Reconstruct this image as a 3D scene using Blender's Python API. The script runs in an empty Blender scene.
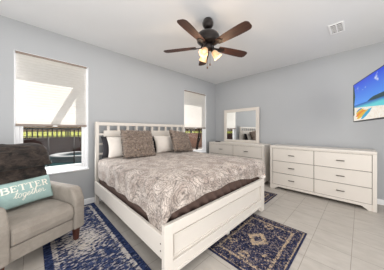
import bpy, bmesh, math, random
from mathutils import Vector, Matrix, noise
S = bpy.context.scene
C = S.collection
PI = math.pi
R = math.radians
rnd = random.Random(7)

# ------------------------------------------------------------------ camera
F_PX, CX, CY, YAW, EYE = 164.159, 194.643, 130.858, 0.791, 1.27
cam_d = bpy.data.cameras.new('camera')
cam = bpy.data.objects.new('camera', cam_d)
C.objects.link(cam)
cam.location = (0, 0, EYE)
cam.rotation_euler = (PI / 2, 0, YAW)
cam_d.sensor_fit = 'HORIZONTAL'
cam_d.sensor_width = 36.0
cam_d.lens = F_PX / 384 * 36
cam_d.shift_x = -(CX - 192) / 384
cam_d.shift_y = (CY - 135) / 384
cam_d.clip_start = 0.02
cam_d.clip_end = 300
S.camera = cam

# ------------------------------------------------------------------ world, sun, big lights, exposure
wd = bpy.data.worlds.new('world')
S.world = wd
wd.use_nodes = True
bgn = wd.node_tree.nodes['Background']
bgn.inputs[0].default_value = (0.86, 0.92, 1.0, 1)
bgn.inputs[1].default_value = 0.42

def add_light(name, kind, loc, direction, energy, color=(1, 1, 1), size=None, size_y=None, radius=None, angle=None):
    d = bpy.data.lights.new(name, kind)
    d.energy = energy
    d.color = color
    if kind == 'AREA':
        d.shape = 'RECTANGLE'
        d.size = size
        d.size_y = size_y
    if radius is not None:
        d.shadow_soft_size = radius
    if angle is not None:
        d.angle = angle
    o = bpy.data.objects.new(name, d)
    C.objects.link(o)
    o.location = loc
    if direction is not None:
        o.rotation_euler = Vector(direction).to_track_quat('-Z', 'Y').to_euler()
    return o

SUN_TO = Vector((-1.0, 1.3, 2.97))
add_light('sun', 'SUN', (-8, 8, 12), -SUN_TO, 9.5, (1.0, 0.95, 0.88), angle=R(0.6))
# area fills added in front of the closed rear and right walls
add_light('fill_rear', 'AREA', (-1.0, -1.7, 1.35), (0.0, 1, 0.18), 62, (1.0, 0.99, 0.98), 3.0, 2.2)
add_light('fill_right', 'AREA', (1.95, 1.3, 1.45), (-1, 0.0, 0.10), 76, (1.0, 0.99, 0.98), 3.2, 2.2)
# daylight entering under the big window's blind
add_light('window_daylight', 'AREA', (-3.30, 0.26, 1.0), (1, -0.1, -0.35), 9, (0.97, 0.985, 1.0), 0.75, 0.6)
# unseen fill lamp added under the ceiling to lift floor and bed tops
add_light('fill_overhead', 'AREA', (-1.1, 1.6, 2.77), (0, 0, -1), 40, (1.0, 0.99, 0.98), 3.8, 4.6)
# upward fill lamp added low near the camera to brighten the ceiling
add_light('fill_upward', 'AREA', (0.6, -0.5, 0.35), (-0.35, 0.45, 1), 42, (1.0, 0.99, 0.98), 2.4, 1.8)

S.view_settings.view_transform = 'Standard'
S.view_settings.look = 'None'
S.view_settings.gamma = 1
S.view_settings.use_curve_mapping = False
S.view_settings.exposure = 0.02

# ------------------------------------------------------------------ node helpers
def lin(c):
    def f(v):
        v = v / 255.0
        return v / 12.92 if v <= 0.04045 else ((v + 0.055) / 1.055) ** 2.4
    return (f(c[0]), f(c[1]), f(c[2]), 1.0)

class NT:
    """tiny wrapper that writes shader maths"""
    def __init__(self, name):
        self.m = bpy.data.materials.new(name)
        self.m.use_nodes = True
        self.t = self.m.node_tree
        self.b = self.t.nodes['Principled BSDF']
        self.out = self.t.nodes['Material Output']
    def put(self, sock, v):
        if isinstance(v, (int, float)):
            sock.default_value = v
        elif isinstance(v, tuple):
            sock.default_value = v
        else:
            self.t.links.new(v, sock)
    def math(self, op, a, b=0.0, c=0.0, clamp=False):
        n = self.t.nodes.new('ShaderNodeMath')
        n.operation = op
        n.use_clamp = clamp
        for i, v in enumerate((a, b, c)):
            self.put(n.inputs[i], v)
        return n.outputs[0]
    def coord(self, scale=(1, 1, 1), which='Object', loc=(0, 0, 0), rot=(0, 0, 0)):
        t = self.t.nodes.new('ShaderNodeTexCoord')
        m = self.t.nodes.new('ShaderNodeMapping')
        self.t.links.new(t.outputs[which], m.inputs[0])
        m.inputs['Scale'].default_value = scale
        m.inputs['Location'].default_value = loc
        m.inputs['Rotation'].default_value = rot
        return m.outputs[0]
    def xyz(self, v=None):
        n = self.t.nodes.new('ShaderNodeSeparateXYZ')
        self.t.links.new(v if v is not None else self.coord(), n.inputs[0])
        return n.outputs[0], n.outputs[1], n.outputs[2]
    def noise(self, scale, vec=None, detail=3, rough=0.5, dist=0.0):
        n = self.t.nodes.new('ShaderNodeTexNoise')
        self.t.links.new(vec if vec is not None else self.coord(), n.inputs['Vector'])
        n.inputs['Scale'].default_value = scale
        n.inputs['Detail'].default_value = detail
        n.inputs['Roughness'].default_value = rough
        n.inputs['Distortion'].default_value = dist
        return n.outputs[0]
    def voronoi(self, scale, vec=None, feature='F1'):
        n = self.t.nodes.new('ShaderNodeTexVoronoi')
        n.feature = feature
        self.t.links.new(vec if vec is not None else self.coord(), n.inputs['Vector'])
        n.inputs['Scale'].default_value = scale
        return n.outputs['Distance']
    def ramp(self, v, a, b):
        n = self.t.nodes.new('ShaderNodeMapRange')
        self.put(n.inputs[0], v)
        n.inputs[1].default_value = a
        n.inputs[2].default_value = b
        n.clamp = True
        return n.outputs[0]
    def mix(self, f, a, b):
        n = self.t.nodes.new('ShaderNodeMix')
        n.data_type = 'RGBA'
        self.put(n.inputs[0], f)
        self.put(n.inputs[6], a)
        self.put(n.inputs[7], b)
        return n.outputs[2]
    def bump(self, hgt, strength=0.3, dist=0.01):
        n = self.t.nodes.new('ShaderNodeBump')
        n.inputs['Strength'].default_value = strength
        n.inputs['Distance'].default_value = dist
        self.t.links.new(hgt, n.inputs['Height'])
        self.t.links.new(n.outputs[0], self.b.inputs['Normal'])
    def base(self, v):
        self.put(self.b.inputs['Base Color'], v)

def simple(name, col, rough=0.5, metal=0.0, var=0.06, vs=6, bump=0.0, bs=60, sheen=0.0, spec=None):
    n = NT(name)
    c = lin(col)
    dark = (c[0] * (1 - var), c[1] * (1 - var), c[2] * (1 - var), 1)
    lite = (min(1, c[0] * (1 + var)), min(1, c[1] * (1 + var)), min(1, c[2] * (1 + var)), 1)
    n.base(n.mix(n.ramp(n.noise(vs), 0.3, 0.7), dark, lite))
    n.b.inputs['Roughness'].default_value = rough
    n.b.inputs['Metallic'].default_value = metal
    if spec is not None:
        n.b.inputs['Specular IOR Level'].default_value = spec
    if sheen:
        n.b.inputs['Sheen Weight'].default_value = sheen
    if bump:
        n.bump(n.noise(bs), bump, 0.004)
    return n.m

M = {}
M['wall'] = simple('grey_wall_paint', (172, 174, 176), 0.75, var=0.012, vs=2, bump=0.08, bs=220)
M['ceiling'] = simple('white_ceiling_paint', (220, 221, 222), 0.85, var=0.012, vs=2, bump=0.2, bs=160)
M['trim'] = simple('white_trim_paint', (240, 240, 240), 0.4, var=0.01)
M['vinyl'] = simple('white_vinyl', (242, 243, 245), 0.35, var=0.01)
M['furn'] = simple('antique_white_lacquer', (216, 209, 200), 0.38, var=0.015, vs=3)
M['gap'] = simple('dark_drawer_gap', (70, 62, 56), 0.8)
M['nickel'] = simple('dark_pewter_metal', (96, 90, 84), 0.35, 0.9)
M['bolt'] = simple('bolt_cover', (120, 112, 104), 0.5, 0.3)
M['bronze'] = simple('oil_rubbed_bronze', (36, 29, 26), 0.4, 0.5)
M['black'] = simple('black_plastic', (18, 18, 20), 0.35)
M['brown_sheet'] = simple('chocolate_brown_sheet', (84, 64, 56), 0.75, var=0.15, vs=4)
M['white_cloth'] = simple('white_pillow_cotton', (218, 211, 203), 0.9, var=0.03, vs=8, bump=0.25, bs=22)
M['charcoal'] = simple('charcoal_cotton', (44, 42, 46), 0.9, var=0.1, bump=0.2, bs=30)
M['legwood'] = simple('dark_cherry_wood', (74, 38, 28), 0.4, var=0.25, vs=9)
M['concrete'] = simple('patio_concrete', (150, 142, 134), 0.9, var=0.1)
M['retain'] = simple('brown_block_wall', (72, 50, 45), 0.9, var=0.18, vs=3)
M['redwood'] = simple('reddish_fence_boards', (186, 146, 128), 0.85, var=0.15, vs=4)
M['iron'] = simple('dark_iron', (34, 28, 28), 0.6)
M['spa'] = simple('pale_spa_plaster', (150, 152, 154), 0.7, var=0.08)
M['teal'] = simple('teal_cushion_cloth', (156, 182, 178), 0.9, var=0.05, vs=40, bump=0.3, bs=150)
M['cream'] = simple('cream_lettering', (240, 236, 224), 0.9, var=0.02)
M['grass'] = simple('sunlit_grass', (132, 136, 42), 0.9, var=0.3, vs=5)
M['stucco'] = simple('tan_stucco', (176, 140, 118), 0.9, var=0.08)
M['leaf'] = simple('dark_leaves', (52, 66, 34), 0.9, var=0.4, vs=6)
M['bark'] = simple('dark_bark', (56, 46, 42), 0.9, var=0.3, vs=12)
M['brace_paint'] = simple('shadow_brace_paint', (210, 205, 198), 0.9)  # only on the added shadow brace outside

def m_floor():
    n = NT('grey_beige_floor_tile')
    P = 0.338
    x, y, z = n.xyz()
    fx = n.math('FRACT', n.math('DIVIDE', n.math('ADD', x, 0.404 + 10 * P), P))
    fy = n.math('FRACT', n.math('DIVIDE', n.math('SUBTRACT', y, 2.305 - 20 * P), P))
    ex = n.math('MINIMUM', fx, n.math('SUBTRACT', 1.0, fx))
    ey = n.math('MINIMUM', fy, n.math('SUBTRACT', 1.0, fy))
    e = n.math('MINIMUM', ex, ey)
    g = n.ramp(e, 0.004, 0.011)
    ix = n.math('FLOOR', n.math('DIVIDE', n.math('ADD', x, 0.404 + 10 * P), P))
    iy = n.math('FLOOR', n.math('DIVIDE', n.math('SUBTRACT', y, 2.305 - 20 * P), P))
    hsh = n.math('FRACT', n.math('MULTIPLY', n.math('SINE', n.math('ADD', n.math('MULTIPLY', ix, 12.99), n.math('MULTIPLY', iy, 78.23))), 43758.5))
    v = n.noise(5, n.coord((1, 2.6, 1)), 5, 0.6)
    t = n.mix(n.ramp(v, 0.3, 0.72), lin((168, 161, 153)), lin((186, 180, 172)))
    t = n.mix(n.math('MULTIPLY', hsh, 0.28), t, lin((164, 157, 149)))
    n.base(n.mix(g, lin((146, 139, 131)), t))
    n.put(n.b.inputs['Roughness'], n.ramp(g, -1.2, 3.4))
    n.b.inputs['Roughness'].default_value = 0.45
    n.bump(g, 0.3, 0.002)
    return n.m
M['floor'] = m_floor()

def m_fur(name, a, b, sc, stretch=(1, 1, 1), strength=1.0, sheen=0.3):
    n = NT(name)
    v = n.noise(sc, n.coord(stretch), 5, 0.7, 0.6)
    n.base(n.mix(n.ramp(v, 0.36, 0.66), lin(a), lin(b)))
    n.b.inputs['Roughness'].default_value = 0.9
    n.b.inputs['Sheen Weight'].default_value = sheen
    n.bump(v, strength, 0.02)
    return n.m
M['fur'] = m_fur('taupe_shag', (84, 70, 60), (160, 142, 128), 34)
M['throw'] = m_fur('dark_brown_plush', (8, 6, 5), (70, 58, 51), 10, (1, 2.2, 1.6), 1.0, 0.05)
M['uphol'] = m_fur('grey_beige_upholstery', (136, 128, 119), (152, 144, 134), 7, (1, 1, 1), 0.15, 0.05)

def m_comforter():
    n = NT('paisley_comforter_cloth')
    wob = n.noise(5, None, 2)
    t = n.t.nodes.new('ShaderNodeTexCoord')
    add = n.t.nodes.new('ShaderNodeVectorMath')
    add.operation = 'MULTIPLY_ADD'
    nz = n.t.nodes.new('ShaderNodeTexNoise')
    nz.inputs['Scale'].default_value = 5.5
    nz.inputs['Detail'].default_value = 2
    n.t.links.new(t.outputs['Object'], nz.inputs['Vector'])
    n.t.links.new(nz.outputs['Color'], add.inputs[0])
    add.inputs[1].default_value = (0.16, 0.16, 0.16)
    n.t.links.new(t.outputs['Object'], add.inputs[2])
    v = add.outputs[0]
    d1 = n.voronoi(5.0, v)
    rings = n.math('SINE', n.math('MULTIPLY', d1, 25.0))
    d2 = n.voronoi(15.0, v)
    lace = n.math('SINE', n.math('MULTIPLY', d2, 19.0))
    k = n.math('ADD', n.math('MULTIPLY', rings, 0.6), n.math('MULTIPLY', lace, 0.45))
    k = n.math('ADD', k, n.math('MULTIPLY', n.math('SUBTRACT', n.noise(46, v, 3), 0.5), 1.6))
    e = n.voronoi(5.0, v, 'DISTANCE_TO_EDGE')
    ln = n.ramp(n.math('ABSOLUTE', rings), 0.55, 0.05)
    ln2 = n.ramp(n.math('ABSOLUTE', lace), 0.5, 0.05)
    fl = n.ramp(n.noise(60, v, 3), 0.46, 0.58)
    col = n.mix(n.ramp(n.noise(7, v, 3), 0.35, 0.65), lin((168, 153, 143)), lin((214, 202, 192)))
    dark = lin((60, 53, 51))
    col = n.mix(n.math('MULTIPLY', ln2, 0.4), col, dark)
    col = n.mix(n.math('MULTIPLY', ln, 0.62), col, dark)
    col = n.mix(n.math('MULTIPLY', n.ramp(e, 0.05, 0.0), 0.35), col, dark)
    col = n.mix(n.math('MULTIPLY', fl, 0.4), col, dark)
    n.base(col)
    n.b.inputs['Roughness'].default_value = 0.85
    n.b.inputs['Sheen Weight'].default_value = 0.15
    n.bump(n.noise(9, None, 2), 0.5, 0.03)
    return n.m
M['comforter'] = m_comforter()
M['lining'] = simple('brown_hem_lining', (82, 62, 54), 0.8)

def m_rug(name, L, W, style):
    n = NT(name)
    x, y, z = n.xyz()
    ax, ay = n.math('ABSOLUTE', x), n.math('ABSOLUTE', y)
    d = n.math('MINIMUM', n.math('SUBTRACT', L / 2, ax), n.math('SUBTRACT', W / 2, ay))
    if style == 'denim':
        wear = n.noise(1, n.coord((38, 17, 1)), 5, 0.7, 0.3)
        wear2 = n.noise(1, n.coord((15, 11, 1)), 4, 0.6, 1.2)
        blue = n.mix(n.ramp(n.noise(1, n.coord((60, 18, 1)), 3), 0.35, 0.65), lin((22, 28, 52)), lin((56, 68, 104)))
        cream = n.mix(n.ramp(wear2, 0.3, 0.7), lin((204, 194, 178)), lin((160, 156, 158)))
        fx = n.math('SUBTRACT', n.math('FRACT', n.math('DIVIDE', n.math('ADD', x, 6.92), 1.24)), 0.5)
        rr = n.math('SQRT', n.math('ADD', n.math('POWER', n.math('MULTIPLY', fx, 1.24 / 0.30), 2.0), n.math('POWER', n.math('DIVIDE', y, 0.22), 2.0)))
        med = n.ramp(rr, 1.15, 0.5)
        ring = n.ramp(n.math('ABSOLUTE', n.math('SUBTRACT', rr, 1.55)), 0.22, 0.1)
        k = n.math('ADD', n.math('MULTIPLY', wear, 0.75), n.math('MULTIPLY', wear2, 0.25))
        k = n.math('ADD', k, n.math('MULTIPLY', n.math('MULTIPLY', med, n.ramp(n.voronoi(1, n.coord((26, 26, 1))), 0.15, 0.4)), 0.09))
        k = n.math('ADD', k, n.math('MULTIPLY', ring, -0.02))
        bandp = n.math('MULTIPLY', n.ramp(d, 0.062, 0.068), n.ramp(d, 0.108, 0.100))
        k = n.math('ADD', k, n.math('MULTIPLY', bandp, 0.07))
        edge = n.ramp(d, 0.064, 0.058)
        k = n.math('SUBTRACT', k, n.math('MULTIPLY', edge, 0.06))
        n.base(n.mix(n.ramp(k, 0.515, 0.585), blue, cream))
    else:
        navy = n.mix(n.ramp(n.noise(60, None, 3), 0.35, 0.65), lin((22, 25, 44)), lin((52, 58, 88)))
        tan = n.mix(n.ramp(n.noise(40, None, 3), 0.3, 0.7), lin((196, 170, 132)), lin((150, 138, 128)))
        v1 = n.voronoi(17, n.coord((1, 1, 0)))
        fl = n.math('SINE', n.math('MULTIPLY', v1, 38.0))
        v2 = n.noise(58, None, 3, 0.6, 0.4)
        k = n.math('ADD', n.math('MULTIPLY', fl, 0.07), v2)
        dm = n.math('ADD', n.math('DIVIDE', ax, 0.20), n.math('DIVIDE', ay, 0.24))
        ring = n.math('MULTIPLY', n.ramp(dm, 0.24, 0.32), n.ramp(dm, 0.66, 0.56))
        k = n.math('ADD', k, n.math('MULTIPLY', ring, 0.22))
        r2 = n.math('SQRT', n.math('ADD', n.math('POWER', x, 2.0), n.math('POWER', n.math('SUBTRACT', ay, 0.33), 2.0)))
        ros = n.math('MULTIPLY', n.ramp(r2, 0.018, 0.026), n.ramp(r2, 0.062, 0.05))
        k = n.math('ADD', k, n.math('MULTIPLY', ros, 0.14))
        r3 = n.math('SQRT', n.math('ADD', n.math('POWER', n.math('SUBTRACT', ax, 0.19), 2.0), n.math('POWER', n.math('SUBTRACT', ay, 0.22), 2.0)))
        ros3 = n.math('MULTIPLY', n.ramp(r3, 0.014, 0.022), n.ramp(r3, 0.052, 0.042))
        k = n.math('ADD', k, n.math('MULTIPLY', ros3, 0.10))
        b1 = n.ramp(n.math('ABSOLUTE', n.math('SUBTRACT', d, 0.026)), 0.009, 0.005)
        b2 = n.ramp(n.math('ABSOLUTE', n.math('SUBTRACT', d, 0.125)), 0.018, 0.010)
        k = n.math('ADD', k, n.math('MULTIPLY', n.math('ADD', b1, b2), 0.16))
        k = n.math('SUBTRACT', k, n.math('MULTIPLY', n.ramp(d, 0.018, 0.014), 0.5))
        n.base(n.mix(n.ramp(k, 0.55, 0.70), navy, tan))
    n.b.inputs['Roughness'].default_value = 0.95
    n.b.inputs['Specular IOR Level'].default_value = 0.08
    n.bump(n.noise(240), 0.4, 0.003)
    return n.m

def m_wood_blade():
    n = NT('walnut_fan_blade')
    v = n.noise(1, n.coord((5, 60, 60)), 5, 0.6, 0.6)
    n.base(n.mix(n.ramp(v, 0.35, 0.65), lin((36, 18, 13)), lin((72, 39, 27))))
    n.b.inputs['Roughness'].default_value = 0.6
    return n.m
M['blade'] = m_wood_blade()

def m_shade():
    n = NT('woven_cellular_shade')
    f = n.noise(1, n.coord((30, 12, 160)), 3, 0.6)
    col = n.mix(n.ramp(f, 0.3, 0.7), lin((240, 237, 232)), lin((249, 247, 244)))
    tr = n.t.nodes.new('ShaderNodeBsdfTranslucent')
    di = n.t.nodes.new('ShaderNodeBsdfDiffuse')
    mx = n.t.nodes.new('ShaderNodeMixShader')
    n.t.links.new(col, tr.inputs[0])
    n.t.links.new(col, di.inputs[0])
    mx.inputs[0].default_value = 0.72
    n.t.links.new(di.outputs[0], mx.inputs[1])
    n.t.links.new(tr.outputs[0], mx.inputs[2])
    n.t.links.new(mx.outputs[0], n.out.inputs[0])
    return n.m
M['shade'] = m_shade()
M['rail_taupe'] = simple('taupe_shade_rail', (140, 126, 116), 0.5)

def m_glass():
    n = NT('window_glass')
    tr = n.t.nodes.new('ShaderNodeBsdfTransparent')
    gl = n.t.nodes.new('ShaderNodeBsdfGlossy')
    tr.inputs[0].default_value = (0.93, 0.93, 0.93, 1)
    gl.inputs['Roughness'].default_value = 0.02
    lw = n.t.nodes.new('ShaderNodeLayerWeight')
    mx = n.t.nodes.new('ShaderNodeMixShader')
    n.t.links.new(n.math('MULTIPLY_ADD', n.math('POWER', lw.outputs['Facing'], 5.0), 0.25, 0.012), mx.inputs[0])
    n.t.links.new(tr.outputs[0], mx.inputs[1])
    n.t.links.new(gl.outputs[0], mx.inputs[2])
    n.t.links.new(mx.outputs[0], n.out.inputs[0])
    return n.m
M['glass'] = m_glass()

def m_mirror():
    n = NT('mirror_silver')
    n.base((0.86, 0.88, 0.88, 1))
    n.b.inputs['Metallic'].default_value = 1
    n.b.inputs['Roughness'].default_value = 0.015
    return n.m
M['mirror'] = m_mirror()

def m_lamp_glass():
    n = NT('frosted_amber_glass')
    tr = n.t.nodes.new('ShaderNodeBsdfTranslucent')
    tr.inputs[0].default_value = (1.0, 0.86, 0.66, 1)
    n.base(lin((214, 184, 150)))
    n.b.inputs['Emission Color'].default_value = (1.0, 0.66, 0.34, 1)
    n.b.inputs['Emission Strength'].default_value = 0.22
    mx = n.t.nodes.new('ShaderNodeMixShader')
    mx.inputs[0].default_value = 0.25
    n.t.links.new(n.b.outputs[0], mx.inputs[1])
    n.t.links.new(tr.outputs[0], mx.inputs[2])
    n.t.links.new(mx.outputs[0], n.out.inputs[0])
    return n.m
M['lampglass'] = m_lamp_glass()

def m_emit(name, col, s):
    n = NT(name)
    n.base((0, 0, 0, 1))
    n.b.inputs['Emission Color'].default_value = col
    n.b.inputs['Emission Strength'].default_value = s
    return n.m
M['bulb'] = m_emit('glowing_bulb', (1.0, 0.84, 0.56, 1), 1.15)

def m_water():
    n = NT('pool_water')
    n.base(n.mix(n.ramp(n.noise(1.5), 0.3, 0.7), lin((24, 58, 62)), lin((46, 84, 88))))
    n.b.inputs['Roughness'].default_value = 0.15
    n.bump(n.noise(7), 0.3, 0.02)
    return n.m
M['water'] = m_water()

# ------------------------------------------------------------------ mesh helpers
class MB:
    def __init__(self):
        self.v, self.f, self.s, self.mi = [], [], [], []
    def add(self, vs, fs, smooth=False, mi=0):
        o = len(self.v)
        self.v += [tuple(p) for p in vs]
        for f in fs:
            self.f.append([i + o for i in f])
            self.s.append(smooth)
            self.mi.append(mi)
        return self
    def box(self, x0, x1, y0, y1, z0, z1):
        vs = [(x, y, z) for z in (z0, z1) for y in (y0, y1) for x in (x0, x1)]
        return self.add(vs, [(0, 2, 3, 1), (4, 5, 7, 6), (0, 1, 5, 4), (2, 6, 7, 3), (0, 4, 6, 2), (1, 3, 7, 5)])
    def prism(self, poly, axis, a, b):
        def P(p, t):
            return {'x': (t, p[0], p[1]), 'y': (p[0], t, p[1]), 'z': (p[0], p[1], t)}[axis]
        n = len(poly)
        vs = [P(p, a) for p in poly] + [P(p, b) for p in poly]
        fs = [list(range(n))[::-1], list(range(n, 2 * n))] + [(i, (i + 1) % n, n + (i + 1) % n, n + i) for i in range(n)]
        return self.add(vs, fs)
    def lathe(self, prof, n=24, mat=None, smooth=True):
        vs = []
        for r, z in prof:
            for k in range(n):
                a = 2 * PI * k / n
                vs.append((r * math.cos(a), r * math.sin(a), z))
        if mat is not None:
            vs = [tuple(mat @ Vector(p)) for p in vs]
        fs = []
        for i in range(len(prof) - 1):
            for k in range(n):
                fs.append((i * n + k, i * n + (k + 1) % n, (i + 1) * n + (k + 1) % n, (i + 1) * n + k))
        self.add(vs, fs, smooth)
        return self
    def tube(self, pts, r, n=8, cap=True):
        pts = [Vector(p) for p in pts]
        rs = r if isinstance(r, (list, tuple)) else [r] * len(pts)
        vs = []
        for i, p in enumerate(pts):
            t = (pts[min(i + 1, len(pts) - 1)] - pts[max(i - 1, 0)]).normalized()
            u = t.cross(Vector((0, 0, 1)))
            if u.length < 1e-3:
                u = t.cross(Vector((1, 0, 0)))
            u.normalize()
            w = t.cross(u)
            for k in range(n):
                a = 2 * PI * k / n
                vs.append(p + (u * math.cos(a) + w * math.sin(a)) * rs[i])
        fs = []
        for i in range(len(pts) - 1):
            for k in range(n):
                fs.append((i * n + k, i * n + (k + 1) % n, (i + 1) * n + (k + 1) % n, (i + 1) * n + k))
        if cap:
            fs += [list(range(n)), list(range((len(pts) - 1) * n, len(pts) * n))[::-1]]
        return self.add(vs, fs, True)
    def grid(self, fn, nu, nv, smooth=True, mi=0):
        vs = [fn(i / nu, j / nv) for j in range(nv + 1) for i in range(nu + 1)]
        w = nu + 1
        fs = [(j * w + i, j * w + i + 1, (j + 1) * w + i + 1, (j + 1) * w + i) for j in range(nv) for i in range(nu)]
        return self.add(vs, fs, smooth, mi)
    def sphere(self, c, r, sx=1, sy=1, sz=1, n=14):
        prof = [(max(1e-4, r * math.sin(PI * i / n)), -r * math.cos(PI * i / n)) for i in range(n + 1)]
        m = Matrix.Translation(Vector(c)) @ Matrix.Diagonal((sx, sy, sz, 1))
        return self.lathe(prof, n + 2, m)
    def build(self, name, mat, parent=None, bevel=0.0, seg=2, weld=False, local=None):
        """one mesh object; local = offset taken off so world coordinates can be used under a thing"""
        me = bpy.data.meshes.new(name)
        vs = self.v
        if local is not None:
            vs = [(p[0] - local[0], p[1] - local[1], p[2] - local[2]) for p in vs]
        me.from_pydata(vs, [], self.f)
        mats = mat if isinstance(mat, (list, tuple)) else [mat]
        for m in mats:
            me.materials.append(m)
        for p, s, k in zip(me.polygons, self.s, self.mi):
            p.use_smooth = s
            p.material_index = k
        bm = bmesh.new()
        bm.from_mesh(me)
        if weld:
            bmesh.ops.remove_doubles(bm, verts=bm.verts, dist=1e-5)
        bmesh.ops.recalc_face_normals(bm, faces=bm.faces)
        bm.to_mesh(me)
        bm.free()
        o = bpy.data.objects.new(name, me)
        C.objects.link(o)
        if parent is not None:
            o.parent = parent
        if bevel:
            b = o.modifiers.new('bevel', 'BEVEL')
            b.width = bevel
            b.segments = seg
            b.limit_method = 'ANGLE'
            b.angle_limit = R(40)
        return o

def tag(o, label, cat, group=None):
    o['label'] = label
    o['category'] = cat
    if group:
        o['group'] = group
    return o
def thing(name, label, cat, loc=(0, 0, 0), rotz=0.0, group=None):
    o = bpy.data.objects.new(name, None)
    o.empty_display_size = 0.1
    C.objects.link(o)
    o.location = loc
    o.rotation_euler = (0, 0, rotz)
    return tag(o, label, cat, group)
def struct(o):
    o['kind'] = 'structure'
    return o
def lab(o, label):
    o['label'] = label
    return o

# ------------------------------------------------------------------ the room
XW, YB, HC = -3.344, 4.27, 2.797
XR, YF = 2.05, -1.8
WT = 0.15
ZB, ZT = 0.615, 2.385
WIN = [(-0.179, 0.695), (2.904, 3.80)]
struct(MB().box(XW - WT, XR + WT, YF - WT, YB + WT, -0.12, 0).build('floor', M['floor']))
struct(MB().box(XW - WT, XR + WT, YF - WT, YB + WT, HC, HC + 0.15).build('ceiling', M['ceiling']))
w = MB()
ys = [YF - WT, WIN[0][0], WIN[0][1], WIN[1][0], WIN[1][1], YB + WT]
for i in (0, 2, 4):
    w.box(XW - WT, XW, ys[i], ys[i + 1], 0, HC)
for a, b in WIN:
    w.box(XW - WT, XW, a, b, 0, ZB)
    w.box(XW - WT, XW, a, b, ZT, HC)
struct(w.build('wall_left', M['wall'], weld=False))
struct(MB().box(XW, XR + WT, YB, YB + WT, 0, HC).build('wall_back', M['wall']))
struct(MB().box(XR, XR + WT, YF - WT, YB, 0, HC).build('wall_right', M['wall']))
struct(MB().box(XW, XR, YF - WT, YF, 0, HC).build('wall_rear', M['wall']))
bbp = [(0, 0), (0.014, 0), (0.014, 0.08), (0.008, 0.092), (0, 0.092)]
struct(MB().prism([(XW + p[0], p[1]) for p in bbp], 'y', YF, YB).build('baseboard_left', M['trim']))
struct(MB().prism([(YB - p[0], p[1]) for p in bbp], 'x', XW + 0.014, XR).build('baseboard_back', M['trim']))
struct(MB().prism([(XR - p[0], p[1]) for p in bbp], 'y', YF, YB - 0.014).build('baseboard_right', M['trim']))

def window(i, y0, y1):
    r = bpy.data.objects.new('window_%d' % i, None)
    C.objects.link(r)
    r.location = (XW, (y0 + y1) / 2, ZB)
    struct(r)
    loc = r.location
    xo, xi = XW - 0.115, XW - 0.035
    f = MB()
    fw = 0.05
    f.box(xo, xi, y0, y0 + fw, ZB, ZT).box(xo, xi, y1 - fw, y1, ZB, ZT)
    f.box(xo, xi, y0 + fw, y1 - fw, ZT - fw, ZT).box(xo, xi, y0 + fw, y1 - fw, ZB, ZB + fw)
    f.build('window_frame', M['vinyl'], r, 0.004, local=loc)
    s = MB()
    sw = 0.035
    a, b, zb = y0 + fw, y1 - fw, ZB + fw
    x2, x3 = xo + 0.02, xi - 0.02
    zm = 1.48
    s.box(x2, x3, a, a + sw, zb, zm).box(x2, x3, b - sw, b, zb, zm).box(x2, x3, a + sw, b - sw, zb, zb + sw + 0.01).box(x2, x3, a + sw, b - sw, zm - sw, zm)
    s.build('sash', M['vinyl'], r, 0.003, local=loc)
    MB().box(xo + 0.035, xo + 0.041, a + sw - 0.004, b - sw + 0.004, zb + sw, zm - sw + 0.004).box(xo + 0.015, xo + 0.019, a, b, zm - 0.01, ZT - fw).build('pane', M['glass'], r, local=loc)
    rv = MB()
    t = 0.004
    rv.box(xi, XW + 0.001, y0, y0 + t, ZB, ZT).box(xi, XW + 0.001, y1 - t, y1, ZB, ZT).box(xi, XW + 0.001, y0, y1, ZT - t, ZT)
    rv.build('jamb_liner', M['vinyl'], r, local=loc)
    MB().box(xi - 0.002, XW + 0.02, y0 - 0.01, y1 + 0.008, ZB - 0.014, ZB + 0.014).build('sill', M['vinyl'], r, 0.005, local=loc)
window(1, *WIN[0])
window(2, *WIN[1])

def window_shade(y0, y1, label):
    xs = XW - 0.016
    r = thing('window_shade', label, 'window shade', (xs, (y0 + y1) / 2, 1.337), group='cellular window shades')
    loc = r.location
    MB().box(xs - 0.016, xs + 0.016, y0, y1, ZT - 0.032, ZT - 0.006).build('headrail', M['rail_taupe'], r, 0.004, local=loc)
    n = 50
    zt, zb = ZT - 0.032, 1.37
    def fn(u, v):
        k = v * n
        return (xs + 0.0012 * (1 if int(round(k)) % 2 else -1), y0 + 0.004 + (y1 - y0 - 0.008) * u, zb + (zt - zb) * v)
    MB().grid(fn, 1, n, smooth=False).build('shade_fabric', M['shade'], r, local=loc)
    b = MB().box(xs - 0.014, xs + 0.014, y0, y1, 1.337, 1.37).build('bottom_rail', M['rail_taupe'], r, 0.005, local=loc)
    ym = (y0 + y1) / 2
    MB().prism([(ym - 0.03, 1.337), (ym + 0.03, 1.337), (ym + 0.022, 1.352), (ym - 0.022, 1.352)], 'x', xs + 0.014, xs + 0.022).build('pull_tab', M['vinyl'], b, local=loc)
window_shade(-0.165, 0.672, 'half lowered woven white shade in the big window behind the armchair')
window_shade(2.912, 3.792, 'half lowered white shade in the narrow-looking window next to the room corner')

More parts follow.
